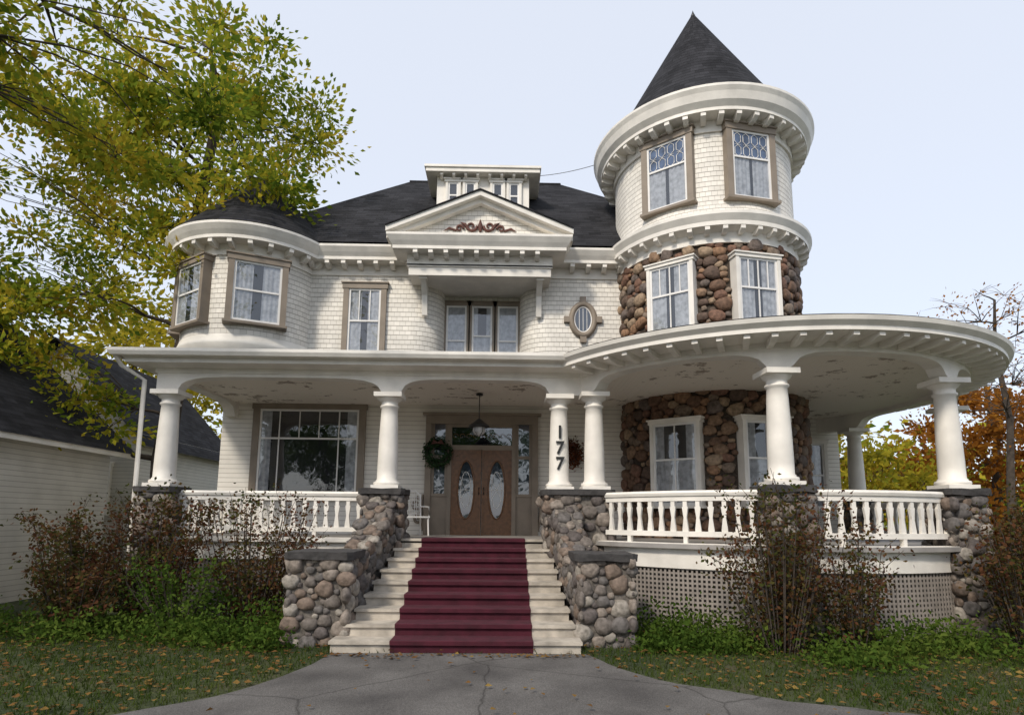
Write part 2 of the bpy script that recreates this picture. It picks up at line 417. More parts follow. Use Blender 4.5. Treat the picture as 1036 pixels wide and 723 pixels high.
t.revolve(TX,TY,[(0.06,16.3),(0.07,16.38),(0.03,16.48),(0.0,16.58)],M_metal,0,360,10)
hb(t,'tower_roof')
tw=MB()
WT=[(232,9.42,1.0,1.7,'t'),(281,9.42,1.0,1.7,'t'),(232.5,6.30,0.98,1.6,'m'),(280.5,6.30,0.98,1.6,'m'),(232.6,2.25,1.02,1.85,'b'),(280.5,2.25,1.02,1.85,'b')]
for a,z,ww,hh,k in WT:
    Mx=oncyl(TX,TY,TR+(0.0 if k=='t' else 0.07),a,z)
    if k=='t': window(tw,Mx,ww,hh,M_taupe,0.15,(),(0.6,),(),'low',0.2,True)
    else: window(tw,Mx,ww,hh,M_trim,0.08,(0.5,) ,(0.55,),(0.25,0.75) if k=='m' else (), 'split' if k=='m' else 'half',0.3)
hb(tw,'tower_windows')
st=Stones()
def tsurf(u,v):
    a=rad(150)+u/TR; c,s_=math.cos(a),math.sin(a)
    return (TX+(TR-0.0)*c,TY+(TR-0.0)*s_,1.5+v),(-s_,c,0),(0,0,1),(c,s_,0)
def tskip(u,v,r):
    a=150+math.degrees(u/TR); z=1.5+v
    if 4.95<z<5.35: return True
    for wa,wz,ww,hh,k in WT:
        if k=='t': continue
        if abs((a-wa)*math.pi/180*TR)<ww/2+0.08+r*0.7 and wz-0.1-r*0.5<z<wz+hh+0.12+r*0.5: return True
    return False
st.surf(tsurf,rad(205)*TR,6.8,CL_T,tskip,3,1.3,0.55)
o=st.build('tower_fieldstone',M_stoneb,house); o.matrix_parent_inverse=Matrix.Translation((0,-15,0))
c=MB()
prof=[(0.0,8.22),(0.04,8.22),(0.04,8.5),(0.36,8.52),(0.36,8.6),(0.43,8.7),(0.5,8.82),(0.5,8.88),(0.3,8.9),(0,8.92)]
mp=mkpath([(-5.2,15),(-2.4,15),(-2.4,14.3),(1.2,14.3),(1.2,15),(3.6,15)])
c.sweep(mp,prof,M_trim)
blocks(c,mkpath([(-5.1,15),(-2.45,15)]),0.42,0.11,0.05,0.34,8.36,8.52,M_trim)
blocks(c,mkpath([(-2.4,14.3),(1.2,14.3)]),0.38,0.11,0.05,0.34,8.36,8.52,M_trim,0.2)
blocks(c,mkpath([(1.7,15),(3.4,15)]),0.42,0.11,0.05,0.34,8.36,8.52,M_trim)
bp_=mkpath(arc(-6.7,15.6,1.75,100,345,60))
c.sweep(bp_,[(o_,z_-0.004) for o_,z_ in prof],M_trim)
blocks(c,bp_,0.40,0.11,0.05,0.34,8.35,8.51,M_trim)
c.sweep(mkpath([(-7.1,22.2),(-7.1,17)]),prof,M_trim)
c.box(-2.4,1.2,14.3,15.85,7.98,8.5,M_trim)
c.box(-2.44,1.24,14.26,14.3,8.2,8.26,M_trim)
for X in (-2.05,0.93):
    pr=[(15.0,7.15),(14.93,7.15),(14.88,7.35),(14.8,7.65),(14.55,7.85),(14.42,7.93),(15.0,7.93)]
    vs=[(X-0.07,y,z) for y,z in pr]+[(X+0.07,y,z) for y,z in pr]; n=len(pr)
    c.add(vs,[tuple(range(n)),tuple(range(2*n-1,n-1,-1))]+[(i,(i+1)%n,n+(i+1)%n,n+i) for i in range(n)],M_trim)
    c.box(X-0.1,X+0.1,14.38,15,7.931,7.979,M_trim)
ax,az=-0.6,9.88; xl,xr,zb=-2.92,1.72,8.9
c.add([(xl+0.2,14.12,zb),(xr-0.2,14.12,zb),(ax,14.12,az-0.08)],[(0,1,2)],M_shingle)
def rake(x0,z0,x1,z1,y0,y1,th0,th1,mat):
    d=Vector((x1-x0,0,z1-z0)).normalized(); n=Vector((-d.z,0,d.x))
    if n.z<0:n=-n
    vs=[]
    for y in (y0,y1):
        for (x,z) in ((x0,z0),(x1,z1)):
            k=1/n.z
            vs+= [(x,y,z+th0*k),(x,y,z+th1*k)]
    c.add(vs,[(0,2,3,1),(4,5,7,6),(0,4,6,2),(1,3,7,5),(0,1,5,4),(2,6,7,3)],mat)
for (xa) in (xl,xr):
    rake(xa,zb+0.0,ax,az+0.0,13.80,14.3,0.0,0.12,M_trim)
    rake(xa,zb-0.0,ax,az-0.0,13.95,14.3,-0.11,-0.002,M_trim)
    rake(xa,zb,ax,az,13.76,16.9,0.122,0.15,M_roof)
def spiral(cx,cz,r,turn,y,flip,mat,mb,r0=0.028,a0=0):
    pts=[];rs=[]
    for i in range(26):
        t=i/25; a=a0+turn*2*math.pi*t; q=r*(1-t*0.85)
        pts.append((cx+flip*q*math.cos(a),y,cz+q*math.sin(a))); rs.append(r0*(1-0.6*t))
    mb.tube(pts,rs,mat,5)
for fl in (-1,1):
    spiral(ax+fl*0.22,9.2,0.14,1.3,14.09,fl,M_red,c,0.04,math.pi)
    spiral(ax+fl*0.52,9.13,0.10,1.2,14.09,-fl,M_red,c,0.035,0)
    c.tube([(ax+fl*0.3,14.09,9.1),(ax+fl*0.38,14.09,9.24),(ax+fl*0.5,14.09,9.3)],[0.03,0.045,0.006],M_red,5)
    c.tube([(ax+fl*0.6,14.09,9.08),(ax+fl*0.78,14.09,9.14),(ax+fl*0.92,14.09,9.06)],[0.03,0.03,0.006],M_red,5)
c.tube([(ax,14.09,9.05),(ax,14.09,9.2),(ax,14.09,9.38)],[0.03,0.07,0.01],M_red,6)
hb(c,'cornice_and_pediment')
r_=MB()
e=8.93; ex0,ex1,ey0,ey1=-7.5,7.4,14.5,23.2; rz=13.15
V=[(ex0,ey0,e),(ex1,ey0,e),(ex1,ey1,e),(ex0,ey1,e),(-3.2,18.7,rz),(1.9,18.7,rz)]
r_.add(V,[(0,1,5,4),(1,2,5),(2,3,4,5),(3,0,4)],M_roof)
r_.revolve(-6.7,15.6,[(2.23,8.9),(1.6,9.6),(0.0,11.5)],M_roof,0,360,40)
r_.tube([(-3.2,18.7,rz),(1.9,18.7,rz)],[0.05,0.05],M_roof,6)
hb(r_,'main_roof')
d=MB()
dx0,dx1,dy=-1.98,0.72,16.25
d.box(dx0,dx1,dy,18.4,9.9,11.85,M_trim)
d.box(dx0-0.3,dx1+0.3,dy-0.3,18.6,11.85,11.97,M_trim)
d.box(dx0-0.34,dx1+0.34,dy-0.34,18.6,11.971,12.04,M_trim)
blocks(d,mkpath([(dx0,dy),(dx1,dy)]),0.35,0.08,0.0,0.24,11.73,11.85,M_trim,0.15)
d.add([(dx0-.33,dy-.33,12.045),(dx1+.33,dy-.33,12.045),(dx1+.33,19,12.045),(dx0-.33,19,12.045),(-1.3,17.4,12.3),(0.15,17.4,12.3)],[(0,1,5,4),(1,2,5),(3,0,4),(2,3,4,5)],M_roof)
for X in (-1.5,-1.0,-0.2,0.28):
    window(d,onwall(X,dy,10.75),0.3,0.9,M_trim,0.07,(),(0.55,),(),None,0.02)
hb(d,'roof_dormer')
hw=MB()
window(hw,onwall(-4.88,15,2.42),2.5,2.2,M_taupe,0.17,(0.2,0.8),(0.66,),(0.4,0.6),'sides')
window(hw,onwall(-3.62,15,6.1),0.84,1.75,M_taupe,0.14,(),(0.5,),(0.33,0.66),'split')
for X in (-1.28,-0.575,0.13):
    window(hw,onwall(X,15.8,6.0),0.56,1.72,M_taupe,0.09,(),(0.5,) if X==-0.575 else (0.42,),(),'half' if X==-.575 else 'full')
window(hw,oncyl(-6.7,15.6,1.78,293,6.55),1.08,1.5,M_taupe,0.14,(),(0.52,),(),'split',0.3)
window(hw,oncyl(-6.7,15.6,1.78,236,6.55),1.0,1.5,M_taupe,0.12,(),(0.52,),(),'split',0.3)
window(hw,oncyl(-6.7,15.6,1.78,190,6.55),1.0,1.5,M_taupe,0.12,(),(0.52,),(),'split',0.3)
window(hw,onwall(8.65,16.6,2.3),0.95,1.8,M_trim,0.1,(0.5,),(0.5,),(),'half')
Mo=onwall(2.1,15,7.1)
def oval(rx,rz_,y,tr,mat):
    pts=[Mo@Vector((rx*math.cos(a),y,rz_*math.sin(a))) for a in [2*math.pi*i/40 for i in range(41)]]
    hw.tube(pts,[tr]*41,mat,8)
oval(0.30,0.42,0.03,0.08,M_taupe); oval(0.225,0.34,0.045,0.02,M_sash)
hw.add([(0.27*math.cos(2*math.pi*i/32),0.02,0.39*math.sin(2*math.pi*i/32)) for i in range(32)],[tuple(range(32))],M_dark,Mo)
hw.add([(0.25*math.cos(2*math.pi*i/32),0.045,0.37*math.sin(2*math.pi*i/32)) for i in range(32)],[tuple(range(32))],M_leaded,Mo)
for k in range(-1,2): hw.box(k*0.1-0.006,k*0.1+0.006,0.046,0.055,-0.3,0.3,M_sash,Mo)
for (x0,x1,z0,z1) in ((-0.08,0.08,0.44,0.62),(-0.08,0.08,-0.62,-0.44),(-0.50,-0.33,-0.08,0.08),(0.33,0.50,-0.08,0.08)):
    hw.box(x0,x1,0.0,0.09,z0,z1,M_taupe,Mo)
hb(hw,'house_windows')
dr=MB()
Dc=-0.5; Md=onwall(Dc,15,FL)
dr.box(-1.42,-1.27,0,0.14,0,2.779,M_taupe,Md); dr.box(1.27,1.42,0,0.14,0,2.779,M_taupe,Md)
dr.box(-1.42,1.42,0,0.15,2.78,3.0,M_taupe,Md); dr.box(-1.5,1.5,0,0.2,3.0,3.06,M_taupe,Md)
dr.box(-0.86,-0.76,0,0.13,0,2.78,M_taupe,Md); dr.box(0.76,0.86,0,0.13,0,2.78,M_taupe,Md)
dr.box(-0.76,0.76,0,0.12,2.12,2.24,M_taupe,Md)
dr.box(-0.76,0.76,0,0.11,2.7,2.78,M_taupe,Md)
dr.add([(-0.76,0.03,2.24),(0.76,0.03,2.24),(0.76,0.03,2.7),(-0.76,0.03,2.7)],[(0,1,2,3)],M_dark,Md)
dr.add([(-0.76,0.05,2.24),(0.76,0.05,2.24),(0.76,0.05,2.7),(-0.76,0.05,2.7)],[(0,1,2,3)],M_leaded,Md)
for i in range(9):
    xx=-0.68+i*0.17; spiral(Dc+xx,FL+2.47,0.08,1.0,15-0.056,1,M_wood,dr,0.008)
for sg in (-1,1):
    xa,xb=(0.86,1.27) if sg>0 else (-1.27,-0.86)
    dr.box(xa,xb,0,0.06,0,0.95,M_taupe,Md); dr.box(xa,xb,0,0.1,0.95,1.02,M_taupe,Md)
    dr.box(xa,xa+0.07,0.0,0.08,1.02,2.78,M_taupe,Md); dr.box(xb-0.07,xb,0,0.08,1.02,2.78,M_taupe,Md)
    dr.box(xa+.07,xb-.07,0,0.07,1.9,1.98,M_taupe,Md)
    dr.add([(xa,0.02,1.02),(xb,0.02,1.02),(xb,0.02,2.78),(xa,0.02,2.78)],[(0,1,2,3)],M_frost,Md)
    dr.add([(xa,0.045,1.02),(xb,0.045,1.02),(xb,0.045,2.78),(xa,0.045,2.78)],[(0,1,2,3)],M_leaded,Md)
    spiral(Dc+sg*1.62,FL+0.75,0.17,1.4,14.93,sg,M_taupe,dr,0.045,math.pi*0.5)
    spiral(Dc+sg*1.55,FL+0.38,0.12,1.3,14.93,-sg,M_taupe,dr,0.04,math.pi*0.5)
    dr.tube([(Dc+sg*1.45,14.93,FL+1.0),(Dc+sg*1.5,14.93,FL+0.6),(Dc+sg*1.42,14.93,FL+0.1)],[0.03,0.05,0.03],M_taupe,6)
    da,db=(0.01,0.76) if sg>0 else (-0.76,-0.01)
    cx=(da+db)/2
    n=40; vs=[];fs=[]
    for i in range(n):
        a=2*math.pi*i/n; ca,sa=math.cos(a),math.sin(a)
        vs.append((cx+0.20*ca,0.09,1.12+0.72*sa))
        k=min(0.375/abs(ca) if abs(ca)>1e-6 else 9e9, (1.06)/abs(sa) if abs(sa)>1e-6 else 9e9)
        vs.append((cx+k*ca,0.09,1.06+k*sa))
    for i in range(n): j=(i+1)%n; fs.append((2*i,2*j,2*j+1,2*i+1))
    dr.add(vs,fs,M_wood,Md)
    dr.box(da,db,0.0,0.085,0.0,0.06,M_wood,Md); dr.box(da,da+0.05,0.0,0.1,0,2.12,M_wood,Md); dr.box(db-0.05,db,0,0.1,0,2.12,M_wood,Md)
    dr.box(da+.05,db-.05,0,0.1,2.04,2.12,M_wood,Md)
    dr.add([(cx+0.22*math.cos(2*math.pi*i/32),0.05,1.12+0.74*math.sin(2*math.pi*i/32)) for i in range(32)],[tuple(range(32))],M_frost,Md)
    dr.add([(cx+0.22*math.cos(2*math.pi*i/32),0.075,1.12+0.74*math.sin(2*math.pi*i/32)) for i in range(32)],[tuple(range(32))],M_leaded,Md)
    for q in (1.0,0.62):
        pts=[Md@Vector((cx+0.205*q*math.cos(a),0.095,1.12+0.725*q*math.sin(a))) for a in [2*math.pi*i/32 for i in range(33)]]
        dr.tube(pts,[0.022 if q==1 else 0.008]*33,M_wood if q==1 else M_sash,6)
    for zz in (0.75,1.12,1.5): dr.tube([Md@Vector((cx-0.19,0.08,zz)),Md@Vector((cx+0.19,0.08,2.24-zz))],[0.006]*2,M_sash,4)
    dr.tube([Md@Vector((sg*0.06,0.1,1.0)),Md@Vector((sg*0.06,0.16,1.03)),Md@Vector((sg*0.06,0.16,1.15)),Md@Vector((sg*0.06,0.1,1.18))],[0.012]*4,M_metal,6)
hb(dr,'front_double_door')

# ---------------- porch
ZS=4.41
COLS=[(-6.75,12.0),(-2.3,12.0),(1.17,12.0)]+[(PX+PR*math.cos(rad(a)),PY+PR*math.sin(rad(a))) for a in (211,257,301,343,385)]
porch_pts=[(-6.85,15.0),(-6.85,12.0),(PX-3.92,12.0)]+arc(PX,PY,PR,207,398,70)[1:]
pf=mkpath(subdiv(porch_pts,0.09))
cols_s=[0.0]
for (x,y) in COLS:
    cols_s.append(min(pf,key=lambda q:(q[0]-x)**2+(q[1]-y)**2)[4])
cols_s.append(pf[-1][4]+0.01); cols_s=sorted(set(cols_s))
zb=[]
for q in pf:
    s=q[4]; z=ZS-0.005
    for a,b_ in zip(cols_s,cols_s[1:]):
        if a<=s<=b_:
            A,B=a+0.2,b_-0.2
            if B-A>0.8 and A<s<B:
                tt=abs(2*(s-A)/(B-A)-1); pw=6.0 if B-A>2.6 else 3
                z=ZS-0.005+0.30*(1-tt**pw)**(1/2.2)
            break
    zb.append(z)
p=MB()
p.ribbon(pf,zb,4.87,0.14,-0.14,M_trim)
pe_prof=[(0.14,4.77),(0.17,4.77),(0.17,4.86),(0.56,4.885),(0.56,4.955),(0.64,5.025),(0.66,5.095),(0.6,5.115)]
p.sweep(mkpath([(-6.85,15.0),(-6.85,12.0),(PX-3.92,12.0)]),pe_prof,M_trim)
pe2=[(o_+(0.17 if o_>0.3 else 0),z_-0.003) for o_,z_ in pe_prof]
arcp=mkpath(arc(PX,PY,PR,207,398,72))
p.sweep(arcp,pe2,M_trim)
blocks(p,mkpath(arc(PX,PY,PR,212,398,70)),0.36,0.10,0.17,0.68,4.765,4.875,M_trim)
hb(p,'porch_entablature')
p=MB()
p.sweep(mkpath([(-6.85,15),(-6.85,12),(1.4,12)]),[(0.66,4.975),(0.74,4.985),(0.78,5.055),(0.78,5.115),(0.66,5.115)],M_trim,True)
p.tube([(-7.55,11.35,5.01),(-7.5,11.5,4.83),(-7.2,11.8,4.6),(-7.2,11.85,0.3)],[0.045]*4,M_trim,8)
hb(p,'gutter_and_downspout')
p=MB()
p.add([(-7.5,11.38,5.118),(1.7,11.38,5.118),(3.6,15.0,5.72),(-7.0,15.0,5.72)],[(0,1,2,3)],M_roof)
p.add([(-7.5,11.38,5.118),(-7.0,15.0,5.72),(-7.5,16.0,5.118)],[(0,1,2)],M_roof)
p.revolve(PX,PY,[(5.19,5.12),(3.6,5.38),(1.0,5.82)],M_roof,0,360,72)
hb(p,'porch_roof')
p=MB()
p.box(-6.8,2.2,11.95,15.0,4.76,4.80,M_ceil)
p.revolve(PX,PY,[(0.3,4.805),(4.35,4.805)],M_ceil,0,360,64)
hb(p,'porch_ceiling')
p=MB()
p.box(-6.95,1.65,11.85,15.0,1.42,1.5,M_floor)
p.revolve(PX,PY,[(0.3,1.497),(4.6,1.497),(4.6,1.42)],M_floor,0,360,64,False)
skirt=[(0.05,1.08),(0.08,1.08),(0.08,1.40),(0.17,1.42),(0.17,1.505),(0.0,1.51)]
p.sweep(mkpath([(-6.85,15),(-6.85,12),(-2.7,12)]),skirt,M_trim)
rp=[(0.9,12.0),(PX-3.92,12)]+arc(PX,PY,PR,207,398,70)[1:]
p.sweep(mkpath(rp),skirt,M_trim)
hb(p,'porch_floor')
p=MB()
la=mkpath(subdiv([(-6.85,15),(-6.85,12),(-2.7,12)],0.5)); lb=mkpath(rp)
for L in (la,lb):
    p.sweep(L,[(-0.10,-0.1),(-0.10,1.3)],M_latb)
    z=0.04
    while z<1.06:
        p.sweep(L,[(0.02,z),(0.032,z),(0.032,z+0.036),(0.02,z+0.036)],M_lat,True); z+=0.078
    for (x,y,nx,ny) in along(L,0.078,0.05):
        p.box(-0.018,0.018,0.033,0.044,0.0,1.09,M_lat,orient(x,y,nx,ny))
    p.sweep(L,[(0.02,-0.05),(0.06,-0.05),(0.06,0.06),(0.02,0.06)],M_lat,True)
hb(p,'porch_lattice')
p=MB()
def column(x,y,z0,z1):
    r0,r1=0.205,0.165
    p.box(x-0.27,x+0.27,y-0.27,y+0.27,z0,z0+0.07,M_trim)
    H=z1-z0
    pr=[(0.26,z0+0.07),(0.275,z0+0.10),(0.265,z0+0.135),(0.225,z0+0.15),(0.225,z0+0.17)]
    for i in range(9):
        t_=i/8; pr.append((r0-(r0-r1)*t_**1.7, z0+0.19+(H-0.19-0.30)*t_))
    zt=z1-0.27
    pr+=[(0.195,zt-0.01),(0.195,zt+0.02),(0.168,zt+0.03),(0.168,zt+0.10),(0.22,zt+0.13),(0.25,zt+0.18)]
    p.revolve(x,y,pr,M_trim,0,360,28)
    p.box(x-0.28,x+0.28,y-0.28,y+0.28,z1-0.09,z1,M_trim)
for (x,y) in COLS: column(x,y,2.47,ZS)
hb(p,'porch_columns')
ps=Stones(); pm=MB(); pc=MB(); seed=20
def pedestal(x0,x1,y0,y1,z0,z1,capo=0.07):
    global seed
    pm.box(x0+0.03,x1-0.03,y0+0.03,y1-0.03,z0-0.3,z1,M_mortg)
    for (ox,oy,tx,ty,U) in ((x0,y0,1,0,x1-x0),(x1,y0,0,1,y1-y0),(x1,y1,-1,0,x1-x0),(x0,y1,0,-1,y1-y0)):
        nx,ny=ty,-tx; seed+=1
        def fn(u,v): return (ox+tx*u-nx*0.02,oy+ty*u-ny*0.02,z0+v),(tx,ty,0),(0,0,1),(nx,ny,0)
        ps.surf(fn,U,z1-z0,CL_P,None,seed,1.15,0.55)
    bmx=bmesh.new(); bmesh.ops.create_cube(bmx,size=1)
    bmesh.ops.bevel(bmx,geom=list(bmx.edges),offset=0.08,segments=1,affect='EDGES')
    bmesh.ops.subdivide_edges(bmx,edges=list(bmx.edges),cuts=3,use_grid_fill=True)
    sx,sy,sz=x1-x0+2*capo,y1-y0+2*capo,0.13
    vs=[]
    for v in bmx.verts:
        q=Vector((v.co.x*sx+(x0+x1)/2,v.co.y*sy+(y0+y1)/2,v.co.z*sz+z1+0.06))
        q+=noise.noise_vector(q*5)*0.025; 
        if v.co.z>0.3: q.z=min(q.z,z1+0.125)
        vs.append(q)
    bmx.verts.index_update()
    pc.add(vs,[tuple(v.index for v in f.verts) for f in bmx.faces],M_cap); bmx.free()
for i,(x,y) in enumerate(COLS):
    if i in (2,3): continue
    if i==1: pedestal(-2.72,-1.95,11.65,12.35,0,2.35)
    else: pedestal(x-0.33,x+0.33,y-0.33,y+0.33,0,2.35)
pedestal(0.86,2.14,11.45,12.32,0,2.35)
pedestal(-3.18,-2.28,9.15,9.95,0,1.26)
pedestal(1.2,2.02,9.15,9.95,0,1.26)
def cheek(xa,ya,xb,yb,wd,z_a,z_b):
    global seed
    L=math.dist((xa,ya),(xb,yb)); tx,ty=(xb-xa)/L,(yb-ya)/L; nx,ny=ty,-tx
    def top(u):
        t_=u/L; return z_a+(z_b-z_a)*(t_**1.7)
    k=16
    for side in (-1,1):
        vs=[];fs=[]
        for i in range(k+1):
            u=L*i/k; X=xa+tx*u+nx*side*wd/2*0.93;Y=ya+ty*u+ny*side*wd/2*0.93
            vs+=[(X,Y,-0.2),(X,Y,top(u)-0.02)]
        for i in range(k): fs.append((2*i,2*i+2,2*i+3,2*i+1))
        pm.add(vs,fs,M_mortg)
        seed+=1
        sd=side
        def fn(u,v): return (xa+tx*u+nx*sd*wd/2*.95,ya+ty*u+ny*sd*wd/2*.95,v),(tx,ty,0),(0,0,1),(nx*sd,ny*sd,0)
        ps.surf(fn,L,z_b,CL_P,lambda u,v,r:v>top(u)-r*0.5,seed,1.15,0.5)
    vs=[];fs=[]
    for i in range(k+1):
        u=L*i/k
        for s_ in (-1,1): vs.append((xa+tx*u+nx*s_*wd/2*.93,ya+ty*u+ny*s_*wd/2*.93,top(u)-0.02))
    for i in range(k): fs.append((2*i,2*i+1,2*i+3,2*i+2))
    pm.add(vs,fs,M_mortg)
    seed+=1
    def fn2(u,v):
        sl=(top(min(L,u+.05))-top(max(0,u-.05)))/0.1; q=math.hypot(1,sl)
        return (xa+tx*u+nx*(v-wd/2),ya+ty*u+ny*(v-wd/2),top(u)-0.01),(tx/q,ty/q,sl/q),(nx,ny,0),(-tx*sl/q,-ty*sl/q,1/q)
    ps.surf(fn2,L,wd,[(0.13,40),(0.10,60),(0.075,90),(0.05,90)],None,seed,1.1,0.5)
cheek(-2.62,9.7,-2.28,11.8,0.46,1.2,2.33)
cheek(1.42,9.7,1.2,11.6,0.46,1.2,2.33)
hb(pm,'pedestal_mortar_cores'); hb(pc,'pedestal_caps',False)
o=ps.build('pedestal_fieldstone',M_stoneg,house); o.matrix_parent_inverse=Matrix.Translation((0,-15,0))
p=MB()
def rail(pts):
    L=mkpath(pts)
    p.sweep(L,[(-0.06,2.32),(0.06,2.32),(0.075,2.37),(0.05,2.41),(-0.05,2.41),(-0.075,2.37)],M_trim,True)
    p.sweep(L,[(-0.035,2.23),(0.035,2.23),(0.035,2.32),(-0.035,2.32)],M_trim,True)
    p.sweep(L,[(-0.045,1.62),(0.045,1.62),(0.045,1.71),(-0.045,1.71)],M_trim,True)
    for i,(x,y,nx,ny) in enumerate(along(L,0.215,0.12)):
        Mx=orient(x,y,nx,ny)
        def fr(w0,w1,z0,z1):
            vs=[(-w0,-.025,z0),(w0,-.025,z0),(w0,.025,z0),(-w0,.025,z0),(-w1,-.025,z1),(w1,-.025,z1),(w1,.025,z1),(-w1,.025,z1)]
            p.add(vs,[(0,3,2,1),(4,5,6,7),(0,1,5,4),(1,2,6,5),(2,3,7,6),(3,0,4,7)],M_trim,Mx)
        fr(0.05,0.05,1.71,1.76); fr(0.048,0.026,1.76,1.94); fr(0.026,0.052,1.94,2.13); fr(0.035,0.035,2.13,2.23)
        if i%5==2: p.box(-0.035,0.035,-0.04,0.04,1.5,1.62,M_trim,Mx)
rail([(-6.4,12),(-2.75,12)])
rail([(-6.85,14.9),(-6.85,12.35)])
def arcn(a0,a1): return arc(PX,PY,PR,a0,a1,max(4,int(abs(a1-a0)/2.5)))
rail(arcn(215.5,252.6)); rail(arcn(261.4,296.6)); rail(arcn(305.4,338.6)); rail(arcn(347.4,380.6))
hb(p,'porch_railings')
p=MB(); nst=9; y0s=8.75; td=(11.85-y0s)/8; rh=1.5/nst
prof=[]
for i in range(nst):
    yA=y0s+td*i; z=rh*(i+1); t_=i/(nst-1)
    xl_=-2.39+0.42*t_**0.7; xr_=1.16-0.22*t_**0.7
    yB=12.0 if i==nst-1 else y0s+td*(i+1)+0.05
    p.box(xl_-0.0,xr_+0.0,yA,12.0,z-rh-(0.3 if i==0 else 0),z-0.045,M_step)
    p.box(xl_-0.02,xr_+0.02,yA-0.04,yB,z-0.045,z if i<nst-1 else z+0.004,M_step)
    prof+=[(yA-0.008,z-rh+0.008),(yA-0.008,z-0.055),(yA-0.05,z-0.05),(yA-0.052,z+0.004),(yA-0.04,z+0.010)]
prof.append((12.4,1.512))
vs=[];fs=[]
for (y,z) in prof: vs+=[(-1.55,y,z),(0.48,y,z)]
for i in range(len(prof)-1): fs.append((2*i,2*i+1,2*i+3,2*i+2))
p2m=MB(); p2m.add(vs,fs,M_carpet)
hb(p,'front_stairs'); hb(p2m,'stair_carpet')

# ---------------- small objects
txt=bpy.data.curves.new('num','FONT'); txt.body='1\n7\n7'; txt.size=0.36; txt.extrude=0.012; txt.offset=0.006; txt.align_x='CENTER'; txt.space_line=0.88
to=bpy.data.objects.new('house_number_tmp',txt); sc.collection.objects.link(to)
bpy.context.view_layer.update()
dg=bpy.context.evaluated_depsgraph_get(); me=bpy.data.meshes.new_from_object(to.evaluated_get(dg)); bpy.data.objects.remove(to)
me.materials.clear(); me.materials.append(M_metal)
no=bpy.data.objects.new('house_number',me); sc.collection.objects.link(no); no.rotation_euler=(rad(90),0,0); no.location=(1.17,12-0.212,3.52)

def leaf_obj(name,C,size,mat,seed=0,parent=None,aspect=0.5,up=0.0):
    rs=np.random.RandomState(seed); n=len(C)
    u=rs.normal(size=(n,3)); u[:,2]*=(1-up); u/=np.linalg.norm(u,axis=1)[:,None]
    q=rs.normal(size=(n,3)); v=np.cross(u,q); v/=np.linalg.norm(v,axis=1)[:,None]
    if up>0.5:
        v=np.stack([-u[:,1],u[:,0],rs.normal(0,0.25,n)],1)
    L=(size*rs.uniform(0.6,1.25,size=n))[:,None]
    fold=np.cross(u,v)*L*0.12
    P=np.stack([C-u*L*0.5,C+v*L*aspect*0.5+fold-u*L*0.08,C+u*L*0.5,C-v*L*aspect*0.5+fold-u*L*0.08],axis=1).reshape(-1,3)
    me=bpy.data.meshes.new(name); me.vertices.add(4*n); me.vertices.foreach_set('co',P.ravel())
    me.loops.add(4*n); me.loops.foreach_set('vertex_index',np.arange(4*n))
    me.polygons.add(n); me.polygons.foreach_set('loop_start',np.arange(n)*4); me.polygons.foreach_set('loop_total',np.full(n,4))
    me.update(calc_edges=True); me.validate(); me.materials.append(mat)
    o=bpy.data.objects.new(name,me); sc.collection.objects.link(o)
    if parent: o.parent=parent
    return o
M_wr=leafmat('wreath_greens',[(0.02,0.04,0.02),(0.05,0.09,0.04)],0.1)
M_wr2=leafmat('dried_flowers',[(0.05,0.04,0.02),(0.2,0.06,0.03)],0.1)
rs=np.random.RandomState(3)
def wreath(x,y,z,R_,r2,mat,seed):
    e_=empty('door_wreath' if mat is M_wr else 'hanging_dried_flower_wreath',(x,y,z))
    n=1100; a=rs.uniform(0,2*np.pi,n); rr=rs.normal(0,r2,(n,3))
    C=np.stack([(R_)*np.cos(a),np.zeros(n),(R_)*np.sin(a)],1)+rr*np.array([1,0.6,1])
    leaf_obj('greenery',C,0.09,mat,seed,e_)
    k=MB(); pts=[(R_*math.cos(t),0,R_*math.sin(t)) for t in [2*math.pi*i/24 for i in range(25)]]
    k.tube(pts,[0.03]*25,M_bark,6)
    for s in (-1,1):
        k.tube([(0,-0.06,R_*0.9),(s*0.1,-0.08,R_*0.9+0.06),(s*0.14,-0.08,R_*0.9),(0,-0.06,R_*0.9)],[0.02,0.035,0.035,0.015],M_red,6)
    k.build('ring_and_bow',e_)
wreath(-1.60,14.78,3.52,0.27,0.055,M_wr,1)
wreath(1.70,14.85,3.55,0.22,0.09,M_wr2,2)
k=MB(); lx,ly=-0.52,13.4; 
k.tube([(0,0,0.9),(0,0,0.35)],[0.012]*2,M_metal,6)
k.revolve(0,0,[(0.02,0.95),(0.08,0.93),(0.08,0.9),(0.02,0.9)],M_metal,0,360,16)
k.revolve(0,0,[(0.01,0.36),(0.06,0.33),(0.2,0.22),(0.24,0.18),(0.24,0.16),(0.05,0.16)],M_metal,0,360,20)
k.revolve(0,0,[(0.13,0.16),(0.15,0.08),(0.11,0.0),(0.03,-0.04),(0.0,-0.05)],M_curt,0,360,16)
for i in range(6):
    a=i*math.pi/3; k.tube([(0.17*math.cos(a),0.17*math.sin(a),0.17),(0.18*math.cos(a),0.18*math.sin(a),0.05),(0.05*math.cos(a),0.05*math.sin(a),-0.05)],[0.008]*3,M_metal,4)
o=k.build('hanging_porch_lantern'); o.location=(lx,ly,3.81)
k=MB()
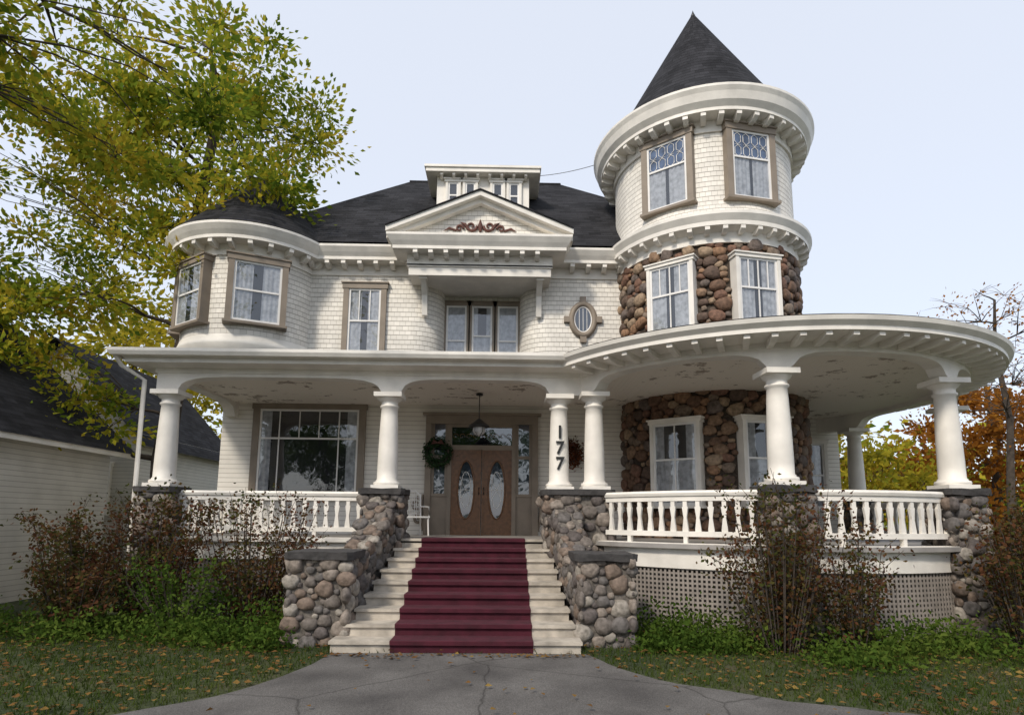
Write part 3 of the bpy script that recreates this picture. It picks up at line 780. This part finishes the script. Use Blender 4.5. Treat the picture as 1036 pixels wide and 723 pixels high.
for sx in (-0.28,0.28):
    for sy in (-0.25,0.25): k.tube([(sx,sy,0),(sx*0.95,sy*0.95,0.42)],[0.02,0.022],M_sash,6)
    k.tube([(sx,0.25,0.42),(sx,0.3,0.95)],[0.02,0.02],M_sash,6)
    k.tube([(sx,0.28,0.68),(sx*1.08,0.0,0.68),(sx,-0.25,0.66),(sx,-0.25,0.42)],[0.022]*4,M_sash,6)
k.box(-0.3,0.3,-0.27,0.27,0.41,0.45,M_sash)
k.tube([(-0.28,0.3,0.95),(-0.15,0.31,1.05),(0.15,0.31,1.05),(0.28,0.3,0.95)],[0.022]*4,M_sash,6)
for i in range(9):
    x=-0.24+i*0.06; k.tube([(x,0.25,0.45),(x,0.3,1.0)],[0.009]*2,M_sash,4)
for i in range(6):
    z=0.5+i*0.08; k.tube([(-0.28,0.262+0.01*i,z),(0.28,0.262+0.01*i,z)],[0.007]*2,M_sash,4)
o=k.build('porch_chair'); o.location=(-2.05,14.1,1.5); o.rotation_euler=(0,0,rad(30))
k=MB()
pts=[]
for i in range(21):
    t_=i/20; pts.append((0.9+2.5*t_,18.0-1.5*t_,13.0-0.25*t_-0.5*t_*(1-t_)))
k.tube(pts,[0.012]*21,M_metal,4); k.build('service_wire')

# ============================================================ neighbour house
nh=empty('neighbour_house')
k=MB()
M_clap2=siding('neighbour_clapboard',(0.66,0.63,0.57),0.12)
X0,X1,Y0,Y1,ze,zr=-19.5,-10.8,7.5,16.5,3.9,8.0
k.add([(X1,Y0,0),(X1,Y1,0),(X1,Y1,ze),(X1,Y0,ze)],[(0,1,2,3)],M_clap2)
for Y in (Y0,Y1): k.add([(X0,Y,0),(X1,Y,0),(X1,Y,ze),((X0+X1)/2,Y,zr),(X0,Y,ze)],[(0,1,2,3,4)],M_clap2)
xm=(X0+X1)/2
k.add([(X1+0.5,Y0-0.4,ze-0.3),(X1+0.5,Y1+0.4,ze-0.3),(xm,Y1+0.4,zr+0.15),(xm,Y0-0.4,zr+0.15)],[(0,1,2,3)],M_roof)
k.add([(X0-0.5,Y0-0.4,ze-0.3),(X0-0.5,Y1+0.4,ze-0.3),(xm,Y1+0.4,zr+0.15),(xm,Y0-0.4,zr+0.15)],[(0,1,2,3)],M_roof)
k.box(X1+0.40,X1+0.46,Y0-0.4,Y1+0.4,ze-0.42,ze-0.27,M_trim)
a0,a1,yy,zz,za=-17.5,-11.9,19.5,4.6,7.6
k.add([(a0,yy,0),(a1,yy,0),(a1,yy,zz),((a0+a1)/2,yy,za),(a0,yy,zz)],[(0,1,2,3,4)],M_clap2)
k.add([(a1,yy,0),(a1,yy+7,0),(a1,yy+7,zz),(a1,yy,zz)],[(0,1,2,3)],M_clap2)
am=(a0+a1)/2
for s_,xx in ((1,a1+0.4),(-1,a0-0.4)): k.add([(xx,yy-0.4,zz-0.45),(xx,yy+7,zz-0.45),(am,yy+7,za+0.1),(am,yy-0.4,za+0.1)],[(0,1,2,3)],M_roof)
window(k,orient(X1,12.0,1,0,1.3),0.9,1.4,M_trim,0.1); window(k,onwall(-13.2,yy,2.0),0.9,1.5,M_trim,0.1)
k.build('neighbour_walls_and_roof',nh)

# ============================================================ vegetation
M_lf1=leafmat('maple_leaves',[(0.05,0.09,0.012),(0.11,0.17,0.020),(0.24,0.28,0.028),(0.44,0.38,0.035),(0.52,0.36,0.04)],0.5)
M_lfo=leafmat('orange_leaves',[(0.14,0.07,0.02),(0.34,0.13,0.025),(0.46,0.22,0.03)],0.5)
M_lfy=leafmat('yellow_leaves',[(0.12,0.15,0.02),(0.36,0.31,0.03),(0.50,0.38,0.04)],0.5)
M_shr=leafmat('shrub_leaves',[(0.04,0.055,0.018),(0.07,0.075,0.022),(0.12,0.055,0.028),(0.15,0.055,0.035)],0.3)
M_shg=leafmat('green_plant_leaves',[(0.03,0.06,0.012),(0.07,0.12,0.02),(0.12,0.16,0.03)],0.35)
def tree(name,base,trunk,r0,regions,leaves_per,size,mat,seed,limbs=8,spread=0.5):
    rnd=random.Random(seed); rs=np.random.RandomState(seed)
    e_=empty(name,base)
    k=MB()
    tp=[Vector(p) for p in trunk]
    rr=[r0*(1-0.75*i/(len(tp)-1)) for i in range(len(tp))]; rr[0]*=1.35
    k.tube(tp,rr,M_bark,10)
    clumps=[]
    for (c_,rad_,n) in regions:
        for _ in range(n):
            while True:
                q=Vector((rnd.uniform(-1,1),rnd.uniform(-1,1),rnd.uniform(-1,1)))
                if 0.25<q.length<1: break
            clumps.append(Vector((c_[0]+q.x*rad_[0],c_[1]+q.y*rad_[1],c_[2]+q.z*rad_[2])))
    nodes=[(tp[i].lerp(tp[i+1],t_),rr[i]*0.8) for i in range(len(tp)//3,len(tp)-1) for t_ in (0,0.5)]+[(tp[-1],rr[-1])]
    order=sorted(clumps,key=lambda c_:min((c_-n_[0]).length for n_ in nodes))
    for c_ in order:
        nd=min(nodes,key=lambda n_:(c_-n_[0]).length*(1.0)+max(0,n_[0].z-c_.z)*0.8+ (0.0 if n_[1]>0.02 else 5))
        a=nd[0]; L=(c_-a).length
        ra=min(nd[1]*0.75,0.02+L*0.022); 
        mid=a.lerp(c_,0.5)+Vector((rnd.uniform(-1,1),rnd.uniform(-1,1),rnd.uniform(-0.2,1)))*L*0.12
        k.tube([a,a.lerp(mid,0.5)+Vector((0,0,L*0.03)),mid,mid.lerp(c_,0.5)+Vector((0,0,L*0.02)),c_],[ra,ra*.85,ra*.65,ra*.45,ra*.2],M_bark,5)
        nodes.append((mid,ra*0.65)); nodes.append((c_,ra*0.2+0.006))
        for _ in range(4):
            d_=Vector((rnd.uniform(-1,1),rnd.uniform(-1,1),rnd.uniform(-0.6,0.8)))*spread*1.3
            k.tube([c_,c_+d_*0.5+Vector((0,0,0.04)),c_+d_],[0.012,0.008,0.003],M_bark,3)
    C=[]
    for c_ in clumps:
        n=int(leaves_per*rnd.uniform(0.5,1.4)); sp=spread*rnd.uniform(0.7,1.3)
        g=rs.normal(size=(n,3))*np.array([sp,sp,sp*0.55]); C.append(np.array(c_)[None]+g)
    o=k.build('trunk_and_branches',e_,False); 
    if leaves_per>0: leaf_obj('foliage',np.concatenate(C),size,mat,seed,e_,0.62)
    return e_
tree('maple_tree',(-9.6,17,0),[(0,0,-0.2),(0.05,0,1.5),(-0.1,0.1,3.5),(0.15,0,6),(0.5,0,8.5),(0.3,0.1,11),(0.6,0,13.5),(0.4,0,16)],0.38,
     [((-0.2,-0.5,12.9),(4.4,3.0,4.0),60),((-4,-1,11),(3.8,3,4.5),42),((3.0,-2.4,10.2),(1.4,1.4,1.3),9),((-3.5,-1.5,7.0),(3.2,2,1.8),16),((1.4,-1.2,8.3),(1.2,1.4,1.0),4),((-2.6,-1.2,4.6),(1.7,1.2,1.7),14)],240,0.19,M_lf1,5,spread=0.46)
tree('maple_tree',(-9.0,7.2,0),[(0,0,-0.2),(0,0,2),(0.1,0,4),(0.4,0.2,6),(0.8,0.4,8),(1.6,0.8,10)],0.3,
     [((2.0,1.8,9.2),(3.4,2.4,1.6),28)],220,0.14,M_lf1,8,spread=0.36)
tree('maple_tree',(-19,30,0),[(0,0,-0.2),(0,0,3),(0.3,0,7),(0,0,11)],0.4,[((0,0,8.5),(7,4,6),50)],180,0.36,M_lfy,9,spread=0.9)
tree('maple_tree',(17.5,29,0),[(0,0,-0.2),(0,0,2),(0.3,0,4),(0,0,6)],0.3,[((0,0,3.9),(4.3,3.5,3.0),38)],200,0.28,M_lfy,12,spread=0.65)
tree('maple_tree',(24.5,29,0),[(0,0,-0.2),(0,0,3),(0.3,0,6),(0,0,9)],0.3,[((0,0,5.2),(4.8,3.5,4.4),44)],200,0.3,M_lfo,13,spread=0.7)
tree('maple_tree',(20.5,38,0),[(0,0,-0.2),(0,0,3),(0.3,0,5),(0,0,7)],0.3,[((0,0,3.6),(5,3.5,3.2),34)],190,0.34,M_lfo,14,spread=0.8)
tree('bare_tree',(20.0,23,0),[(0,0,-0.2),(0,0,3),(0.3,0,6),(0,0,9),(0.2,0,11)],0.18,[((-0.5,0,8.2),(3.3,2.5,3.2),70)],14,0.14,M_lfo,15,spread=0.5)
for i,(tx_,ty_) in enumerate(((-16,-24),(-5,-27),(7,-25),(18,-28))):
    tree('street_tree',(tx_,ty_,0),[(0,0,-0.2),(0,0,3),(0.2,0,6),(0,0,9)],0.35,[((0,0,7.2),(5.5,3.5,4.5),26)],90,0.7,M_shg,50+i,spread=1.1)
rs2=np.random.RandomState(77)
C=[]
for i in range(140):
    a=rs2.uniform(-75,75); R_=rs2.uniform(60,85); h=rs2.uniform(2,7)
    cx,cy=R_*math.sin(rad(a)),R_*math.cos(rad(a))
    C.append(np.array([cx,cy,h*0.9])[None]+rs2.normal(size=(110,3))*np.array([3,2.5,h*0.45]))
leaf_obj('distant_trees',np.concatenate(C),1.3,M_lf1,4,None,0.7)
def shrub(name,x,y,rx,ry,h,n,size,mat,seed,stems=26):
    rnd=random.Random(seed); e_=empty(name,(x,y,0)); k=MB(); C=[]
    for i in range(stems):
        a=rnd.uniform(0,6.28); q=math.sqrt(rnd.random()); hh=h*rnd.uniform(0.45,1.12)
        tx,ty=rx*q*math.cos(a),ry*q*math.sin(a)
        P=[Vector((tx*0.35,ty*0.35,-0.05)),Vector((tx*0.7,ty*0.7,hh*0.4)),Vector((tx*1.0,ty*1.0,hh*0.78)),Vector((tx*1.2+rnd.uniform(-.25,.25),ty*1.1+rnd.uniform(-.1,.1),hh*rnd.uniform(0.85,1.0)))]
        k.tube(P,[0.012,0.010,0.006,0.003],M_bark,4)
        lp=rnd.uniform(0.3,1.7)
        for j in range(int(n/stems*lp)):
            t_=rnd.uniform(0.1,1)*3; i0=min(2,int(t_)); q_=P[i0].lerp(P[i0+1],t_-i0)
            sd_=0.07+0.05*(t_/3)
            C.append((q_.x+rnd.gauss(0,sd_),q_.y+rnd.gauss(0,sd_),max(0.02,q_.z+rnd.gauss(0,0.08))))
    k.build('stems',e_,False); leaf_obj('foliage',np.array(C),size,mat,seed,e_,0.6)
shrub('barberry_shrub',4.1,8.9,0.9,0.6,2.45,4800,0.072,M_shr,31,58)
shrub('barberry_shrub',5.25,9.0,0.6,0.5,2.0,2000,0.07,M_shr,32,26)
shrub('barberry_shrub',7.9,9.0,0.6,0.6,2.2,3600,0.075,M_shr,33,40)
shrub('barberry_shrub',8.7,9.6,0.8,0.6,2.5,3400,0.075,M_shr,38,34)
shrub('barberry_shrub',-6.2,10.9,0.9,0.55,2.3,4600,0.075,M_shr,34,50)
shrub('barberry_shrub',-4.4,10.9,1.1,0.5,2.3,4600,0.072,M_shr,35,60)
shrub('barberry_shrub',-7.6,11.0,0.8,0.5,2.1,4200,0.075,M_shr,36,40)
shrub('barberry_shrub',-5.3,10.3,1.0,0.5,1.15,1600,0.08,M_shg,37,30)
shrub('barberry_shrub',-7.0,10.2,0.8,0.5,1.2,2400,0.08,M_shr,39,30)
cl=[]
for (x,y,r,h) in [(2.4,9.6,0.5,0.24),(3.1,9.7,0.5,0.22),(3.6,9.0,0.5,0.18),(2.9,9.0,0.4,0.14),(2.3,9.0,0.3,0.12),(-3.6,9.9,0.5,0.27),(-4.2,9.3,0.5,0.2),(-3.4,9.0,0.35,0.16),(-5.0,9.6,0.6,0.2),(5.8,8.9,0.8,0.2),(6.8,9.1,0.6,0.2),(-6.6,9.8,0.9,0.2),(4.6,9.7,0.8,0.25),(-8.5,9.8,0.8,0.2),(4.8,8.2,0.6,0.12),(7.8,8.2,0.8,0.15)]:
    n=int(1000*r/0.5); g=rs2.normal(size=(n,3)); cl.append(np.stack([x+g[:,0]*r*0.6,y+g[:,1]*r*0.5,np.abs(g[:,2])*h],1))
leaf_obj('ground_cover_plants',np.concatenate(cl),0.085,M_shg,6,None,0.5)

# ============================================================ ground
m,nt,b=newmat('lawn'); M_lawn=m
tc=N(nt,'ShaderNodeTexCoord')
n1=N(nt,'ShaderNodeTexNoise'); n1.inputs['Scale'].default_value=0.9; n1.inputs['Detail'].default_value=8
n2=N(nt,'ShaderNodeTexNoise'); n2.inputs['Scale'].default_value=22; n2.inputs['Detail'].default_value=6
nt.links.new(tc.outputs['Object'],n1.inputs['Vector']); nt.links.new(tc.outputs['Object'],n2.inputs['Vector'])
r1=ramp(nt,[(0.35,(0.03,0.045,0.012)),(0.55,(0.052,0.066,0.018)),(0.7,(0.07,0.06,0.03))]); nt.links.new(n1.outputs['Fac'],r1.inputs['Fac'])
r2=ramp(nt,[(0.3,(0.5,0.5,0.5)),(0.7,(1.3,1.25,1.2))]); nt.links.new(n2.outputs['Fac'],r2.inputs['Fac'])
nt.links.new(mul(nt,r1.outputs['Color'],r2.outputs['Color']),b.inputs['Base Color']); b.inputs['Roughness'].default_value=1
bp=N(nt,'ShaderNodeBump'); bp.inputs['Strength'].default_value=0.8; bp.inputs['Distance'].default_value=0.05
nt.links.new(n2.outputs['Fac'],bp.inputs['Height']); nt.links.new(bp.outputs['Normal'],b.inputs['Normal'])
k=MB(); k.box(-400,400,-400,400,-0.5,0,M_lawn); k.build('ground')
m,nt,b=newmat('asphalt_walk'); M_asph=m
tc=N(nt,'ShaderNodeTexCoord')
n1=N(nt,'ShaderNodeTexNoise'); n1.inputs['Scale'].default_value=1.1; n1.inputs['Detail'].default_value=9
n2=N(nt,'ShaderNodeTexNoise'); n2.inputs['Scale'].default_value=90; n2.inputs['Detail'].default_value=3
vo=N(nt,'ShaderNodeTexVoronoi'); vo.feature='DISTANCE_TO_EDGE'; vo.inputs['Scale'].default_value=0.42
nw=N(nt,'ShaderNodeTexNoise'); nw.inputs['Scale'].default_value=2.5; nw.inputs['Detail'].default_value=6
for x in (n1,n2,nw): nt.links.new(tc.outputs['Object'],x.inputs['Vector'])
nt.links.new(mul(nt,tc.outputs['Object'],nw.outputs['Color'],0.12,'MIX'),vo.inputs['Vector'])
r1=ramp(nt,[(0.3,(0.065,0.060,0.057)),(0.5,(0.105,0.098,0.092)),(0.7,(0.14,0.132,0.124))]); nt.links.new(n1.outputs['Fac'],r1.inputs['Fac'])
r2=ramp(nt,[(0.35,(0.6,0.6,0.6)),(0.65,(1.35,1.35,1.35))]); nt.links.new(n2.outputs['Fac'],r2.inputs['Fac'])
r3=ramp(nt,[(0.0,(0.4,0.39,0.38)),(0.006,(1,1,1))]); nt.links.new(vo.outputs['Distance'],r3.inputs['Fac'])
nt.links.new(mul(nt,mul(nt,r1.outputs['Color'],r2.outputs['Color']),r3.outputs['Color']),b.inputs['Base Color']); b.inputs['Roughness'].default_value=0.85
bp=N(nt,'ShaderNodeBump'); bp.inputs['Strength'].default_value=0.5; bp.inputs['Distance'].default_value=0.01
nt.links.new(n2.outputs['Fac'],bp.inputs['Height']); nt.links.new(bp.outputs['Normal'],b.inputs['Normal'])
left=[(-2.35,8.72),(-2.45,8.1),(-2.6,7.4),(-3.0,6.6),(-3.7,6.0),(-5,5.4),(-8,4.7),(-14,4.2),(-30,4.0)]
right=[(1.25,8.72),(1.4,8.1),(1.9,7.4),(2.8,6.7),(4.1,6.1),(6,5.4),(9,4.8),(15,4.3),(30,4.1)]
def rough(pl):
    o=[]
    for (a,b_) in zip(pl,pl[1:]):
        m_=max(2,int(math.dist(a,b_)/0.25)) if abs(a[0])<12 else 1
        for i in range(m_):
            t_=i/m_; x=a[0]+(b_[0]-a[0])*t_; y=a[1]+(b_[1]-a[1])*t_
            q=noise.noise_vector(Vector((x*2.1,y*2.1,0)))*0.07; o.append((x+q.x,y+q.y))
    o.append(pl[-1]); return o
left=rough(left); right=rough(right)
poly=left[::-1]+right+[(30,-3),(-30,-3)]
k=MB(); k.add([(x,y,0.004) for x,y in poly],[tuple(range(len(poly)))],M_asph); k.build('driveway_path')
def inpoly(x,y):
    c_=False;j=len(poly)-1
    for i in range(len(poly)):
        xi,yi=poly[i];xj,yj=poly[j]
        if (yi>y)!=(yj>y) and x<(xj-xi)*(y-yi)/(yj-yi)+xi: c_=not c_
        j=i
    return c_
P=[]
rr=random.Random(5)
while len(P)<45000:
    x=rr.uniform(-11,10); y=4.5+7.5*rr.random()**1.3
    if abs(x)>y*1.0+1 or (y>11.8 and -7<x<9): continue
    if inpoly(x,y): continue
    P.append((x,y))
P=np.array(P); n=len(P); rs3=np.random.RandomState(9)
h=rs3.uniform(0.03,0.10,n); a=rs3.uniform(0,6.28,n); wd=0.007
dx,dy=np.cos(a)*wd,np.sin(a)*wd; lx_,ly_=rs3.normal(0,0.03,n),rs3.normal(0,0.03,n)
Vt=np.stack([np.stack([P[:,0]-dx,P[:,1]-dy,np.zeros(n)],1),np.stack([P[:,0]+dx,P[:,1]+dy,np.zeros(n)],1),np.stack([P[:,0]+lx_,P[:,1]+ly_,h],1)],1).reshape(-1,3)
me=bpy.data.meshes.new('grass'); me.vertices.add(3*n); me.vertices.foreach_set('co',Vt.ravel()); me.loops.add(3*n); me.loops.foreach_set('vertex_index',np.arange(3*n))
me.polygons.add(n); me.polygons.foreach_set('loop_start',np.arange(n)*3); me.polygons.foreach_set('loop_total',np.full(n,3)); me.update(calc_edges=True); me.validate()
me.materials.append(leafmat('grass_blades',[(0.03,0.05,0.010),(0.055,0.085,0.017),(0.085,0.10,0.028)],0.3))
sc.collection.objects.link(bpy.data.objects.new('grass',me))
n=7500; rs4=np.random.RandomState(19)
C=np.stack([rs4.uniform(-11,11,n),4.6+rs4.uniform(0,1,n)**1.1*7,rs4.uniform(0.02,0.07,n)],1)
keep=[ (not inpoly(c_[0],c_[1])) or rs4.rand()<0.05 for c_ in C]; C=C[np.array(keep)]
C2=np.stack([rs4.uniform(-2.5,1.4,110),8.6-np.abs(rs4.normal(0,0.12,110)),rs4.uniform(0.015,0.04,110)],1)
leaf_obj('fallen_leaves',np.concatenate([C,C2]),0.075,leafmat('fallen_leaf',[(0.09,0.045,0.02),(0.19,0.10,0.035),(0.28,0.19,0.055)],0.2),21,None,0.7,0.92)

# ============================================================ light / camera
EL,ROT=42,-148
wd_=bpy.data.worlds.new('World'); sc.world=wd_; wd_.use_nodes=True; nt=wd_.node_tree
bg=nt.nodes['Background']; sk=nt.nodes.new('ShaderNodeTexSky'); sk.sky_type='NISHITA'; sk.sun_disc=False
sk.sun_elevation=rad(EL); sk.sun_rotation=rad(ROT); sk.air_density=1.0; sk.dust_density=1.5; sk.ozone_density=1.0
hz=nt.nodes.new('ShaderNodeMix'); hz.data_type='RGBA'; hz.inputs[0].default_value=0.68
hz.inputs[7].default_value=(7.0,7.35,8.1,1)
nt.links.new(sk.outputs[0],hz.inputs[6]); nt.links.new(hz.outputs[2],bg.inputs[0]); bg.inputs[1].default_value=0.15
sl=bpy.data.lights.new('sun','SUN'); sl.energy=2.7; sl.angle=rad(8); sl.color=(1,0.91,0.78)
so=bpy.data.objects.new('sun',sl); sc.collection.objects.link(so)
dv=Vector((math.sin(rad(ROT))*math.cos(rad(EL)),math.cos(rad(ROT))*math.cos(rad(EL)),math.sin(rad(EL))))
so.rotation_euler=dv.to_track_quat('Z','Y').to_euler(); so.location=(0,0,30)
cam=bpy.data.cameras.new('camera'); co=bpy.data.objects.new('camera',cam); sc.collection.objects.link(co)
cam.sensor_width=36; cam.lens=20.85; cam.shift_y=0.0775; cam.clip_end=2000; cam.clip_start=0.1
co.matrix_world=Matrix.Translation((0,0,1.87))@Matrix.Rotation(rad(-1.0),4,'Z')@Matrix.Rotation(rad(98),4,'X')@Matrix.Rotation(rad(0.5),4,'Z')
sc.camera=co
sc.view_settings.view_transform='Standard'; sc.view_settings.look='None'; sc.view_settings.exposure=0
